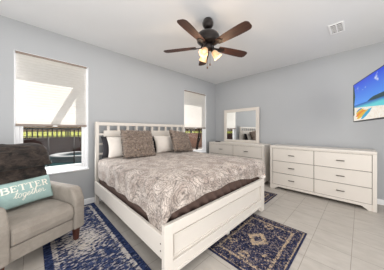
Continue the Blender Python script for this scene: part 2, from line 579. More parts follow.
# ------------------------------------------------------------------ garden seen under the shades
struct(MB().box(-14, XW - WT, -16, 22, -0.3, -0.1).build('patio_ground', M['concrete']))
struct(MB().box(-12.3, -12.0, -16, 22, -0.1, 0.92).build('garden_wall', M['retain']))
struct(MB().prism([(-40, 0.4), (-12.3, 0.4), (-12.3, 0.9), (-13.2, 0.92), (-19, 1.2), (-40, 1.2)], 'y', -26, 40).build('raised_lawn', M['grass']))
o = thing('iron_fence', 'dark picket fence along the top of the brown garden wall outside', 'fence', (-12.15, 3, 0.92))
p = MB()
for k in range(190):
    y = -16 + k * 0.2
    p.box(-0.012, 0.012, y - 3 - 0.03, y - 3 + 0.03, 0, 0.5)
p.build('pickets', M['iron'], o)
MB().box(-0.02, 0.02, -19, 19, 0.42, 0.52).build('top_rail', M['iron'], o)
MB().box(-0.02, 0.02, -19, 19, 0.03, 0.07).build('bottom_rail', M['iron'], o)
for k in range(16):
    y = -19 + k * 2.5
    MB().box(-0.035, 0.035, y - 0.035, y + 0.035, 0, 0.55).build('post', M['iron'], o)
def foliage(c, r, n, leafsize, seed, flat=1.0):
    rr = random.Random(seed)
    m = MB()
    for k in range(n):
        d = Vector((rr.gauss(0, 1), rr.gauss(0, 1), rr.gauss(0, 1)))
        d.normalize()
        p = Vector(c) + Vector((d.x * r[0], d.y * r[1], d.z * r[2])) * rr.uniform(0.7, 1.05)
        a = Vector((rr.uniform(-1, 1), rr.uniform(-1, 1), rr.uniform(-1, 1))).normalized() * leafsize
        b = a.cross(d).normalized() * leafsize * 0.7
        m.add([p - a, p + b, p + a, p - b], [(0, 1, 2, 3)])
    return m
struct(MB().box(-19.4, -19.0, -26, 40, 0.5, 1.62).build('wall_garden', M['stucco']))
for k, (yy, zz) in enumerate([(-9.5, 3.2), (-3.2, 3.6), (3, 3.4), (9.4, 3.7), (15.8, 3.3)]):
    t = thing('tree', ['dark tree far beyond the garden wall, last to the south', 'dark tree far beyond the wall, seen left of the first window view',
                       'dark tree far beyond the garden wall, behind the pool', 'dark tree far beyond the wall between the two window views',
                       'dark tree far beyond the wall, seen through the corner window'][k], 'tree', (-24, yy, 0.9), group='trees beyond the garden wall')
    m = MB().tube([(0, 0, -0.05), (0.05, 0.02, 1.2), (0, 0, 2.0)], [0.2, 0.14, 0.1])
    m.build('trunk', M['bark'], t)
    foliage((0, 0, zz * 0.62), (2.0, 2.75, zz * 0.55), 2600, 0.2, k).build('foliage', M['leaf'], t)

pool = thing('swimming_pool', 'sunken teal swimming pool outside the big window', 'pool', (-9.0, -1.0, -0.1))
MB().box(-1.9, 1.9, -5, 4.6, 0.0, 0.015).build('water', M['water'], pool)
cp = MB()
cp.box(-2.2, -1.9, -5.3, 4.9, 0, 0.06).box(1.9, 2.2, -5.3, 4.9, 0, 0.06).box(-1.9, 1.9, -5.3, -5, 0, 0.06).box(-1.9, 1.9, 4.6, 4.9, 0, 0.06)
cp.build('coping', M['spa'], pool, 0.015)
spa = thing('spa_tub', 'round raised pale spa tub at the edge of the pool', 'spa', (-9.75, 1.55, -0.085))
MB().lathe([(0.95, 0), (0.95, 0.17), (1.02, 0.19), (1.02, 0.25), (0.72, 0.25), (0.72, 0.12)], 40).build('tub_wall', M['spa'], spa)
MB().lathe([(0.001, 0.14), (0.72, 0.14)], 40).build('spa_water', M['water'], spa)
sp = MB()
sp.prism([(0.8, 0.18), (1.05, 0.18), (1.05, 0.0), (1.0, 0.0), (0.98, 0.14), (0.8, 0.16)], 'y', -0.25, 0.15)
sp.build('spillway', M['spa'], spa)
for k, (px, y) in enumerate([(-6.9, 1.02), (-6.7, 0.35)]):
    o = MB().tube([(px, y, -0.1), (px, y, 1.06)], 0.018).build('fence_pole', M['iron'])
    tag(o, ['thin dark upright pole standing in front of the spa tub', 'thin dark upright pole standing left of the spa tub'][k], 'pole', 'pool safety poles')
t = thing('tree', 'slim dark leaning trunk just outside the corner window', 'tree', (-5.6, 5.62, -0.1))
MB().tube([(0, 0, -0.02), (0.03, 0.06, 0.6), (0.02, 0.2, 1.2), (-0.02, 0.24, 2.0), (0, 0.2, 3.0)], [0.09, 0.06, 0.045, 0.035, 0.02]).build('trunk', M['bark'], t)
MB().tube([(0.03, 0.1, 0.7), (0.0, 0.32, 1.05), (-0.05, 0.5, 1.7), (-0.1, 0.6, 2.6)], [0.035, 0.028, 0.02, 0.012]).build('branch', M['bark'], t)
foliage((0, 0.3, 3.3), (0.9, 1.0, 0.7), 900, 0.1, 9).build('foliage', M['leaf'], t)
t = thing('wooden_fence', 'reddish board fence outside, seen low in the corner window', 'fence', (-9.2, 10.2, -0.1))
for k in range(3):
    MB().box(0.02, 0.06, -3.0, 3.0, 0.2 + k * 0.42, 0.28 + k * 0.42).build('rail', M['redwood'], t)
bd = MB()
for k in range(40):
    bd.box(-0.01, 0.02, -3.0 + k * 0.15, -3.0 + k * 0.15 + 0.142, 0.02, 1.2)
bd.build('boards', M['redwood'], t)
# unseen slanted brace added outside to cast the dark band on the first blind
XB = XW - 0.22
b = MB()
b.tube([(XB, 0.84, 2.66), (XB, 0.52, 1.98)], 0.052, 4)
b.box(XW - WT - 0.1, XW - WT, 0.80, 0.90, 2.6, 2.72)
struct(b.build('shadow_brace', M['brace_paint']))

# ------------------------------------------------------------------ rugs
def rug(x0, x1, y0, y1, label, style, name, cat='rug', group=None):
    L, W = x1 - x0, y1 - y0
    o = MB().box(-L / 2, L / 2, -W / 2, W / 2, 0, 0.008).build(name, m_rug(label[:20], L, W, style), None, 0.003)
    o.location = ((x0 + x1) / 2, (y0 + y1) / 2, 0.0005)
    return tag(o, label, cat, group)
rug(-3.31, -1.02, 0.08, 0.772, 'faded blue and cream runner under the armchair beside the bed', 'denim', 'runner_rug')
rug(-1.225, -0.462, 1.34, 2.405, 'small navy rug with tan medallion at the foot of the bed', 'navy', 'area_rug')
rug(-3.25, -1.165, 2.78, 3.475, 'dark navy runner on the far side of the bed by the dressers', 'navy', 'runner_rug')

# ------------------------------------------------------------------ bed
BY0, BY1 = 0.772, 2.796
bed = thing('bed', 'white wooden bed frame with lattice headboard and panelled footboard', 'bed', (-2.15, 1.74, 0))
bl = bed.location
hx0, hx1 = -3.262, -3.20
m = MB()
m.box(hx0, hx1, BY0, BY0 + 0.055, 0, 1.428)
m.box(hx0, hx1, BY1 - 0.055, BY1, 0, 1.428)
m.box(hx0 + 0.004, hx1 - 0.004, BY0 + 0.055, BY1 - 0.055, 1.366, 1.424)
head = m.build('headboard', M['furn'], bed, 0.004, local=bl)
IY0, IY1 = 0.905, 2.663
MB().box(hx0 + 0.012, hx1 - 0.004, IY0, IY1, 0.28, 1.276).build('headboard_panel', M['furn'], head, 0.006, local=bl)
for k in range(10):
    y = 0.982 + k * (2.585 - 0.982) / 9
    MB().box(hx0 + 0.016, hx1 - 0.016, y - 0.021, y + 0.021, 1.275, 1.368).build('upright_slat', M['furn'], head, local=bl)
for k in range(5):
    z = 1.209 - k * 0.171
    MB().box(hx0 + 0.016, hx1 - 0.016, BY0 + 0.054, IY0 + 0.001, z - 0.016, z + 0.016).build('side_slat', M['furn'], head, local=bl)
    MB().box(hx0 + 0.016, hx1 - 0.016, IY1 - 0.001, BY1 - 0.054, z - 0.016, z + 0.016).build('side_slat', M['furn'], head, local=bl)
FY0, FY1 = 0.745, 2.655
fx0, fx1 = -1.135, -1.09
fm = MB()
fm.prism([(FY0, 0), (FY0 + 0.1, 0), (FY0 + 0.125, 0.02), (FY0 + 0.15, 0.05), (FY0 + 0.19, 0.085), (FY1 - 0.19, 0.085), (FY1 - 0.15, 0.05), (FY1 - 0.125, 0.02), (FY1 - 0.1, 0), (FY1, 0), (FY1, 0.505), (FY0, 0.505)], 'x', fx0, fx1 - 0.024)
foot = fm.build('footboard', M['furn'], bed, 0.004, local=bl)
fr = MB()
fr.prism([(FY0, 0), (FY0 + 0.1, 0), (FY0 + 0.105, 0.095), (FY0 + 0.085, 0.19), (FY0 + 0.085, 0.508), (FY0, 0.508)], 'x', fx1 - 0.025, fx1)
fr.prism([(FY1, 0), (FY1 - 0.1, 0), (FY1 - 0.105, 0.095), (FY1 - 0.115, 0.19), (FY1 - 0.115, 0.508), (FY1, 0.508)], 'x', fx1 - 0.025, fx1)
fr.box(fx1 - 0.025, fx1 - 0.0005, FY0 + 0.085, FY1 - 0.115, 0.415, 0.508)
fr.box(fx1 - 0.025, fx1 - 0.0005, FY0 + 0.085, FY1 - 0.115, 0.10, 0.19)
fr.box(fx1 - 0.003, fx1 + 0.007, FY0 + 0.10, FY1 - 0.10, 0.085, 0.115)
fr.build('panel_moulding', M['furn'], foot, 0.004, local=bl)
ip = MB()
a0, a1 = FY0 + 0.105, FY1 - 0.135
for (q0, q1, z0, z1) in ((a0, a1, 0.385, 0.397), (a0, a1, 0.208, 0.22), (a0, a0 + 0.012, 0.22, 0.385), (a1 - 0.012, a1, 0.22, 0.385)):
    ip.box(fx1 - 0.026, fx1 - 0.012, q0, q1, z0, z1)
ip.build('inner_bead', M['furn'], foot, 0.003, local=bl)
for (y0, y1) in ((0.755, 0.785), (2.64, 2.67)):
    ra = MB().box(-3.2, -1.135, y0, y1, 0.212, 0.408).build('side_rail', M['furn'], bed, 0.004, local=bl)
    ys_ = y0 if y0 < 1 else y1
    for (bx, bz) in ((-1.165, 0.335), (-1.165, 0.275)):
        MB().lathe([(0.0005, 0), (0.007, 0), (0.006, 0.003), (0.0005, 0.0035)], 10, Matrix.Translation((bx, ys_, bz)) @ Matrix.Rotation(PI / 2 if y0 < 1 else -PI / 2, 4, 'X')).build('bolt_cover', M['bolt'], ra, local=bl)
for (bz) in (0.36, 0.29):
    MB().lathe([(0.0005, 0), (0.007, 0), (0.006, 0.003), (0.0005, 0.0035)], 10, Matrix.Translation((hx0 + 0.03, BY0, bz)) @ Matrix.Rotation(PI / 2, 4, 'X')).build('bolt_cover', M['bolt'], head, local=bl)
sl = MB()
for k in range(9):
    x = -3.1 + k * 0.235
    sl.box(x - 0.04, x + 0.04, 0.785, 2.64, 0.215, 0.235)
sl.box(-3.2, -1.135, 1.68, 1.73, 0.0, 0.215)
sl.build('slat_base', M['furn'], bed, local=bl)

o = MB().box(-3.17, -1.165, 0.82, 2.615, 0.236, 0.46).build('box_spring', M['brown_sheet'], None, 0.03, 3)
tag(o, 'brown fabric box spring low inside the white bed frame', 'box spring')

TOPZ = 0.80
MX0, MX1, MY0, MY1 = -3.16, -1.165, 0.815, 2.705
mt = thing('mattress', 'thick mattress in a pleated chocolate brown sheet under the comforter', 'mattress', ((MX0 + MX1) / 2, (MY0 + MY1) / 2, 0.461))
ml = mt.location
def ring_pt(t):
    # round-cornered rectangle outline by arc parameter
    r = 0.08
    hx, hy = (MX1 - MX0) / 2 - r, (MY1 - MY0) / 2 - r
    segs = [('l', (hx + r, -hy), (hx + r, hy)), ('a', (hx, hy), 0), ('l', (hx, hy + r), (-hx, hy + r)), ('a', (-hx, hy), 90),
            ('l', (-hx - r, hy), (-hx - r, -hy)), ('a', (-hx, -hy), 180), ('l', (-hx, -hy - r), (hx, -hy - r)), ('a', (hx, -hy), 270)]
    lens = [2 * hy, r * PI / 2, 2 * hx, r * PI / 2, 2 * hy, r * PI / 2, 2 * hx, r * PI / 2]
    s = (t % 1.0) * sum(lens)
    for (sg, L_) in zip(segs, lens):
        if s <= L_:
            f = s / L_
            if sg[0] == 'l':
                p = Vector(sg[1]).lerp(Vector(sg[2]), f)
                d = (Vector(sg[2]) - Vector(sg[1])).normalized()
                return p, Vector((d.y, -d.x)), s
            a = R(sg[2] + 90 * f)
            return Vector(sg[1]) + r * Vector((math.cos(a), math.sin(a))), Vector((math.cos(a), math.sin(a))), s
        s -= L_
    return Vector(segs[0][1]), Vector((1, 0)), 0
NU, H = 480, 0.30
mm = MB()
def sheet(u, v):
    p, nrm, s = ring_pt(u)
    ext = 0.0
    if v < 0.999:
        # slanting gathered pleats
        ext = 0.017 * math.sin(2 * PI * (u * 54 + v * 1.3)) * (1 - v * 0.7)
    inn = -0.03 * max(0, v - 0.85) / 0.15 - 0.02 * max(0, 0.1 - v) / 0.1
    return (p.x + nrm.x * (ext + inn), p.y + nrm.y * (ext + inn), H * v)
mm.grid(sheet, NU, 12)
top = [sheet(i / NU, 1.0) for i in range(NU)]
mm.add(top, [list(range(NU))])
bot = [sheet(i / NU, 0.0) for i in range(NU)]
mm.add(bot, [list(range(NU))[::-1]])
mm.build('fitted_sheet', M['brown_sheet'], mt, weld=True)
lab(MB().box(0.96, 1.085, 0.83, 0.925, 0.05, 0.095).build('corner_protector', M['white_cloth'], mt, 0.012), 'white corner of the mattress cover')

# comforter: flat cloth coordinates wrapped over the mattress block
cx0, cx1, cy0, cy1 = -3.12, -1.185, 0.835, 2.70
DROP_L, DROP_F, DROP_R = 0.33, 0.235, 0.33
def cloth_pt(p, q):
    dx = max(0.0, p - cx1)
    dy = cy0 - q if q < cy0 else (q - cy1 if q > cy1 else 0.0)
    sy = -1 if q < cy0 else 1
    bx, by = min(p, cx1), min(max(q, cy0), cy1)
    d = math.hypot(dx, dy)
    # gentle puff on the top
    puff = 0.010 * noise.noise(Vector((p * 2.3, q * 2.3, 0.3))) + 0.006 * noise.noise(Vector((p * 6, q * 6, 4)))
    e = min(bx - cx0, cx1 - bx + 0.02, by - cy0 + 0.02, cy1 - by + 0.02)
    crown = -0.03 * math.exp(-max(0, min(cx1 - bx, by - cy0, cy1 - by)) / 0.10)
    z = TOPZ + 0.012 + puff + crown
    if d == 0:
        return Vector((bx, by, z))
    rr = 0.055
    a = min(d / rr, PI / 2)
    out = rr * math.sin(a)
    dn = rr * (1 - math.cos(a)) + max(0.0, d - rr * PI / 2)
    ux, uy = dx / d, dy / d
    corner = 2 * ux * uy
    out += corner * 0.05 * min(1, d / 0.2) - 0.045 * corner * max(0, d - 0.2) / 0.15
    fold = 0.010 * math.sin((p if dy > dx else q) * 17 + 1.0) * min(1, d / 0.2) + 0.01 * noise.noise(Vector((p * 4, q * 4, 7)))
    out += fold
    return Vector((bx + ux * out, by + sy * uy * out, z - dn))
def drop_f(q):
    # hem height along the foot of the bed
    t = (q - cy0) / (cy1 - cy0)
    return DROP_F + 0.012 - 0.055 * math.exp(-((t - 0.42) / 0.3) ** 2) + 0.05 * max(0, t - 0.75) / 0.25 + 0.01 * math.sin(q * 9)
def comf(u, v):
    # u across (y), v along (x)
    tot = DROP_L + (cy1 - cy0) + DROP_R
    q = cy0 - DROP_L + u * tot
    sv = min(1.0, max(0.0, (v - 0.765) / 0.045))
    if q < cy0:
        q = cy0 - (cy0 - q) * (1 + 0.30 * sv * sv * (3 - 2 * sv))
    qq = min(max(q, cy0), cy1)
    f = drop_f(qq)
    p = cx0 + v * (cx1 - cx0 + f)
    if q < cy0:
        # trim the overhang a little so the hanging corner rounds off
        k = (cy0 - q) / DROP_L
        p -= 0.02 * k * k * max(0, (v - 0.85) / 0.15)
    return cloth_pt(p, q)
cf = MB().grid(comf, 110, 100).build('comforter', [M['comforter'], M['lining']])
sd = cf.modifiers.new('thick', 'SOLIDIFY')
sd.thickness = 0.022
sd.offset = -1
sd.material_offset = 1
sd.material_offset_rim = 1
cf.modifiers.new('sub', 'SUBSURF').levels = 1
tag(cf, 'taupe and cream paisley comforter spread over the bed', 'comforter')

# ------------------------------------------------------------------ pillows
def pillow_mb(w, h, t, nz=0.0, seed=0, n=26, pinch=0.07, pw=0.42):
    m = MB()
    def surf(side):
        def fn(a, b):
            u, v = 2 * a - 1, 2 * b - 1
            # softened square: edges bow inwards between corners
            x = w / 2 * u * (1 - pinch * (1 - v * v))
            y = h / 2 * v * (1 - pinch * (1 - u * u))
            z = side * t / 2 * (max(0, (1 - u * u)) * max(0, (1 - v * v))) ** pw
            q = Vector((x * 9 + seed, y * 9, side * 3 + seed))
            edge = min(1, 4 * (1 - max(abs(u), abs(v))))
            z += 0.012 * noise.noise(q) * edge
            if nz:
                g = noise.noise(Vector((x * 60, y * 60, seed + side)))
                g2 = noise.noise(Vector((x * 60, y * 60, seed + side + 9)))
                z += side * nz * (g + 0.4) * (0.35 + 0.65 * edge)
                if edge < 0.2:
                    x += nz * 1.2 * g
                    y += nz * 1.2 * g2
            return (x, y, z)
        return fn
    m.grid(surf(1), n, n)
    m.grid(surf(-1), n, n)
    return m
def pose(o, center, az, lean, roll=0.0):
    """front normal at azimuth az, leaning back by lean, rolled in its own plane"""
    ca, sa = math.cos(az), math.sin(az)
    X = Vector((-sa, ca, 0))
    Y = Vector((-ca * math.sin(lean), -sa * math.sin(lean), math.cos(lean)))
    Z = X.cross(Y)
    m = Matrix((X, Y, Z)).transposed()
    o.matrix_world = Matrix.Translation(Vector(center)) @ m.to_4x4() @ Matrix.Rotation(roll, 4, 'Z')
    return o
def pillow(name, w, h, t, mat, center, az, lean, label, cat, group=None, roll=0.0, **kw):
    o = pillow_mb(w, h, t, **kw).build(name, mat, weld=True)
    pose(o, center, az, lean, roll)
    return tag(o, label, cat, group)
ZP = TOPZ + 0.012
pillow('bed_pillow', 0.90, 0.37, 0.10, M['charcoal'], (-3.115, 1.285, ZP + 0.178), 0, R(8), 'charcoal pillow upright against the headboard nearest the camera, at its left end', 'pillow', 'charcoal pillows', seed=1)
pillow('bed_pillow', 0.88, 0.36, 0.10, M['charcoal'], (-3.125, 2.205, ZP + 0.172), 0, R(8), 'charcoal pillow upright against the headboard at the far side of the bed', 'pillow', 'charcoal pillows', seed=2)
pillow('bed_pillow', 0.84, 0.38, 0.17, M['white_cloth'], (-2.99, 1.315, ZP + 0.178), R(-3), R(18), 'white pillow on the near side, behind the left shaggy cushion', 'pillow', 'white pillows', seed=3)
pillow('bed_pillow', 0.84, 0.38, 0.17, M['white_cloth'], (-2.99, 2.20, ZP + 0.178), R(3), R(18), 'white pillow on the far side, behind the right shaggy cushion', 'pillow', 'white pillows', seed=4)
pillow('throw_pillow', 0.56, 0.53, 0.17, M['fur'], (-2.785, 1.345, ZP + 0.232), R(-6), R(30), 'shaggy taupe cushion standing left of the pair on the bed', 'cushion', 'shaggy taupe cushions', roll=R(-2), nz=0.026, seed=5, n=90, pinch=0.03)
pillow('throw_pillow', 0.58, 0.50, 0.16, M['fur'], (-2.79, 2.345, ZP + 0.228), R(10), R(28), 'shaggy taupe cushion tilted on the far side of the bed, near the corner window', 'cushion', 'shaggy taupe cushions', roll=R(-9), nz=0.026, seed=6, n=90, pinch=0.06)

# ------------------------------------------------------------------ dressers
def dresser(x0, x1, y0, label, group):
    W, D, Hh = x1 - x0, 0.455, 0.945
    r = thing('dresser', label, 'dresser', ((x0 + x1) / 2, y0, 0), group=group)
    hw = W / 2
    # carcass open-fronted shell: sides, back, top, bottom
    c = MB()
    c.box(-hw, -hw + 0.05, 0.004, D, 0.06, 0.90)
    c.box(hw - 0.05, hw, 0.004, D, 0.06, 0.90)
    c.box(-hw + 0.05, hw - 0.05, D - 0.012, D, 0.06, 0.90)
    c.box(-hw + 0.05, hw - 0.05, 0.03, D - 0.012, 0.085, 0.10)
    c.build('carcass', M['furn'], r, 0.003)
    MB().box(-hw - 0.002, hw + 0.002, -0.004, D, 0.90, Hh).build('top', M['furn'], r, 0.010, 3)
    ff = MB()
    ff.box(-hw, -hw + 0.05, 0, 0.02, 0.0, 0.90).box(hw - 0.05, hw, 0, 0.02, 0.0, 0.90)
    ff.box(-hw + 0.05, hw - 0.05, 0, 0.02, 0.887, 0.90)
    ff.build('face_frame', M['furn'], r, 0.004)
    ap = MB()
    a = hw - 0.05
    ap.prism([(-a, 0.001), (-a + 0.045, 0.001), (-a + 0.06, 0.018), (-a + 0.085, 0.03), (-a + 0.11, 0.052), (-a + 0.13, 0.058), (a - 0.13, 0.058), (a - 0.11, 0.052), (a - 0.085, 0.03), (a - 0.06, 0.018), (a - 0.045, 0.001), (a, 0.001), (a, 0.103), (-a, 0.103)], 'y', 0.001, 0.02)
    ap.build('apron', M['furn'], r, 0.003)
    for sx in (-1, 1):
        xa = sx * (hw - 0.025)
        MB().box(xa - 0.025, xa + 0.025, D - 0.07, D, 0, 0.061).build('rear_foot', M['furn'], r)
    MB().box(-a, a, 0.016, 0.022, 0.1, 0.888).build('drawer_gap_shade', M['gap'], r)  # dark sheet standing in for the shade in the drawer gaps
    rows = [(0.108, 0.356), (0.364, 0.612), (0.620, 0.883)]
    for (z0, z1) in rows:
        for sx in (-1, 1):
            xa, xb = (-a + 0.005, -0.004) if sx < 0 else (0.004, a - 0.005)
            d = MB().box(xa, xb, 0.004, 0.018, z0, z1)
            d.box(xa + 0.02, xb - 0.02, 0.018, D - 0.05, z0 + 0.02, z1 - 0.04)
            dr = d.build('drawer', M['furn'], r, 0.004)
            xm, zm = (xa + xb) / 2, (z0 + z1) / 2 + 0.005
            hd = MB()
            hd.tube([(xm - 0.055, -0.018, zm), (xm - 0.03, -0.022, zm), (xm + 0.03, -0.022, zm), (xm + 0.055, -0.018, zm)], [0.006, 0.008, 0.008, 0.006], 8)
            for s2 in (-1, 1):
                hd.tube([(xm + s2 * 0.045, 0.006, zm), (xm + s2 * 0.045, -0.02, zm)], 0.0055, 8)
            hd.build('handle', M['nickel'], dr)
    return r
dresser(-1.43, 0.18, 3.793, 'white six-drawer dresser on the right with its whole front in view, no mirror', 'matching white dressers')
dresser(-3.215, -1.572, 3.793, 'white drawer dresser in the room corner under the framed mirror', 'matching white dressers')

mr = thing('dresser_mirror', 'rectangular mirror in a white frame on the corner dresser', 'mirror', (-2.41, 4.215, 0.9455))
x0, x1, z1, fwid = -0.547, 0.547, 0.955, 0.085
fm = MB()
fm.box(x0, x0 + fwid, -0.02, 0.025, 0, z1).box(x1 - fwid, x1, -0.02, 0.025, 0, z1)
fm.box(x0 + fwid, x1 - fwid, -0.02, 0.025, z1 - fwid, z1).box(x0 + fwid, x1 - fwid, -0.02, 0.025, 0, 0.07)
fm.build('frame', M['furn'], mr, 0.006)
MB().box(x0 + fwid - 0.005, x1 - fwid + 0.005, 0.0, 0.006, 0.065, z1 - fwid + 0.005).build('mirror_glass', M['mirror'], mr)
MB().box(x0 + 0.02, x1 - 0.02, 0.026, 0.036, 0.02, z1 - 0.02).build('backing', M['gap'], mr)

rm = thing('remote_control', 'black remote control lying on the corner dresser left of the mirror', 'remote', (-2.985, 3.92, 0.9455), R(-10))
MB().box(-0.095, 0.095, -0.024, 0.024, 0, 0.02).build('body', M['black'], rm, 0.006)
bt = MB()
for i in range(6):
    for j in range(2):
        bt.box(-0.07 + i * 0.024, -0.056 + i * 0.024, -0.014 + j * 0.018, -0.004 + j * 0.018, 0.02, 0.022)
bt.build('buttons', M['nickel'], rm)

# ------------------------------------------------------------------ recliner
ROTC = R(-67)
chl = Vector((-2.514, -0.079, 0.0085))
ch = thing('armchair', 'grey upholstered recliner armchair with dark wooden feet, angled by the window', 'armchair', chl, ROTC)
def soft_box(m, x0, x1, y0, y1, z0, z1):
    return m.box(x0, x1, y0, y1, z0, z1)
for sx in (-1, 1):
    xa = -0.285 if sx < 0 else 0.222
    xb = -0.398 if sx < 0 else 0.335
    a, b = min(xa, xb), max(xa, xb)
    # arm outline in side view (y forward): sloped front that drops towards the seat edge
    prof = [(-0.36, 0.135), (0.385, 0.135), (0.40, 0.155), (0.402, 0.44), (0.395, 0.485), (0.345, 0.575), (0.322, 0.598), (0.29, 0.606), (-0.05, 0.600), (-0.36, 0.60)]
    ar = MB().prism(prof, 'x', a, b).build('arm', M['uphol'], ch, 0.022, 3)
    for yy in (0.34, -0.33):
        xm = -0.335 if sx < 0 else 0.275
        lg = MB()
        t0, t1 = 0.030, 0.020
        vs = [(xm + i * t1, yy + j * t1, 0) for i, j in ((-1, -1), (1, -1), (1, 1), (-1, 1))] + [(xm + i * t0, yy + j * t0, 0.15) for i, j in ((-1, -1), (1, -1), (1, 1), (-1, 1))]
        lg.add(vs, [(3, 2, 1, 0), (4, 5, 6, 7), (0, 1, 5, 4), (1, 2, 6, 5), (2, 3, 7, 6), (3, 0, 4, 7)])
        lg.build('leg', M['legwood'], ch, 0.003)
MB().box(-0.284, 0.221, -0.3, 0.375, 0.14, 0.268).build('front_panel', M['uphol'], ch, 0.012, 2)
def cushion(x0, x1, y0, y1, z0, z1, crown=0.03):
    m = MB()
    def fn(u, v):
        a, b = 2 * u - 1, 2 * v - 1
        return (x0 + (x1 - x0) * u, y0 + (y1 - y0) * v, z1 + crown * (1 - a ** 4) * (1 - b ** 4) - 0.012)
    m.grid(fn, 16, 16)
    m.box(x0, x1, y0, y1, z0, z1 - 0.012)
    return m
sc = MB().prism([(-0.26, 0.272), (0.372, 0.272), (0.392, 0.285), (0.40, 0.33), (0.395, 0.385), (0.375, 0.418), (0.33, 0.436), (0.15, 0.446), (-0.10, 0.436), (-0.26, 0.43)], 'x', -0.282, 0.219)
sc.build('seat_cushion', M['uphol'], ch, 0.018, 3)
bk = MB().prism([(-0.32, 0.14), (-0.20, 0.40), (-0.20, 0.50), (-0.235, 0.80), (-0.265, 0.99), (-0.29, 1.015), (-0.335, 1.03), (-0.385, 1.015), (-0.40, 0.97), (-0.40, 0.6), (-0.385, 0.14)], 'x', -0.284, 0.221)
bk.build('backrest', M['uphol'], ch, 0.022, 3)

# plush throw folded over the chair back
mw = Matrix.Translation(chl) @ Matrix.Rotation(ROTC, 4, 'Z')
def throw_mb():
    m = MB()
    def sheetf(path, w0, w1, seed, amp=0.012, thick=0.03):
        pts = [Vector(p) for p in path]
        seg = [(pts[i + 1] - pts[i]).length for i in range(len(pts) - 1)]
        tot = sum(seg)
        def at(t):
            s = t * tot
            for i, l in enumerate(seg):
                if s <= l or i == len(seg) - 1:
                    d = (pts[i + 1] - pts[i]).normalized()
                    return pts[i] + d * s, Vector((-d.y, d.x))
                s -= l
        def layer(side):
            def fn(u, v):
                p, n = at(v)
                x = w0 + (w1 - w0) * u + 0.035 * (2 * u - 1) * max(0, 0.35 - v) / 0.35 + 0.014 * noise.noise(Vector((v * 5, seed, u)))
                edge = min(1.0, 6 * min(u, 1 - u, 1.0), 9 * min(v, 1 - v) + 0.0)
                edge = max(0.0, edge) ** 0.5
                g = noise.noise(Vector((x * 7, v * 9, seed))) + 0.6 * noise.noise(Vector((x * 17, v * 21, seed + 3)))
                off = side * thick / 2 * edge + amp * g
                return (x, p.x + n.x * off, p.y + n.y * off)
            return fn
        m.grid(layer(1), 44, 50)
        m.grid(layer(-1), 44, 50)
    # (y, z) path from the front flap over the top and down behind
    outer = [(-0.128, 0.84), (-0.155, 0.93), (-0.195, 1.015), (-0.245, 1.062), (-0.31, 1.080), (-0.38, 1.072), (-0.43, 1.03), (-0.445, 0.95), (-0.445, 0.75)]
    inner = [(-0.150, 0.66), (-0.166, 0.72), (-0.188, 0.84), (-0.215, 0.95), (-0.24, 1.02)]
    sheetf(outer, -0.305, 0.27, 1.0, 0.012, 0.062)
    sheetf(inner, -0.285, 0.26, 5.0, 0.007, 0.03)
    return m
th = throw_mb().build('throw_blanket', M['throw'], weld=True)
th.matrix_world = mw
tag(th, 'dark brown plush throw folded over the armchair back', 'blanket')

# teal lumbar cushion with stitched words
PW, PH, PT = 0.47, 0.27, 0.12
pl = thing('lumbar_cushion', 'teal lumbar cushion lettered BETTER together on the armchair seat', 'cushion')
cu = pillow_mb(PW, PH, PT, seed=11, pinch=0.03, pw=0.5).build('cover', M['teal'], pl, weld=True)
lc = mw @ Vector((-0.06, -0.07, 0.592))
pose(pl, lc, ROTC + PI / 2 + R(-3), R(24), R(1.5))
def psurf(x, y):
    u, v = x / (PW / 2), y / (PH / 2)
    u, v = max(-0.97, min(0.97, u)), max(-0.97, min(0.97, v))
    q = Vector((x * 9 + 11, y * 9, 3 + 11))
    z = PT / 2 * ((1 - u * u) * (1 - v * v)) ** 0.5 + 0.012 * noise.noise(q)
    return Vector((x, y, z + 0.0045))
def ribbon(m, pts, wd):
    P = [Vector(p) for p in pts]
    # resample
    Q = []
    for i in range(len(P) - 1):
        k = max(1, int((P[i + 1] - P[i]).length / 0.006))
        for j in range(k):
            Q.append(P[i].lerp(P[i + 1], j / k))
    Q.append(P[-1])
    vs = []
    for i, p in enumerate(Q):
        d = (Q[min(i + 1, len(Q) - 1)] - Q[max(i - 1, 0)]).normalized()
        n = Vector((-d.y, d.x))
        for s in (-1, 1):
            q = p + n * s * wd / 2
            vs.append(psurf(q.x, q.y))
    fs = [(2 * i, 2 * i + 1, 2 * i + 3, 2 * i + 2) for i in range(len(Q) - 1)]
    m.add(vs, fs, True)
def arc(cx_, cy_, rx, ry, a0, a1, n=10):
    return [(cx_ + rx * math.cos(R(a0 + (a1 - a0) * i / n)), cy_ + ry * math.sin(R(a0 + (a1 - a0) * i / n))) for i in range(n + 1)]
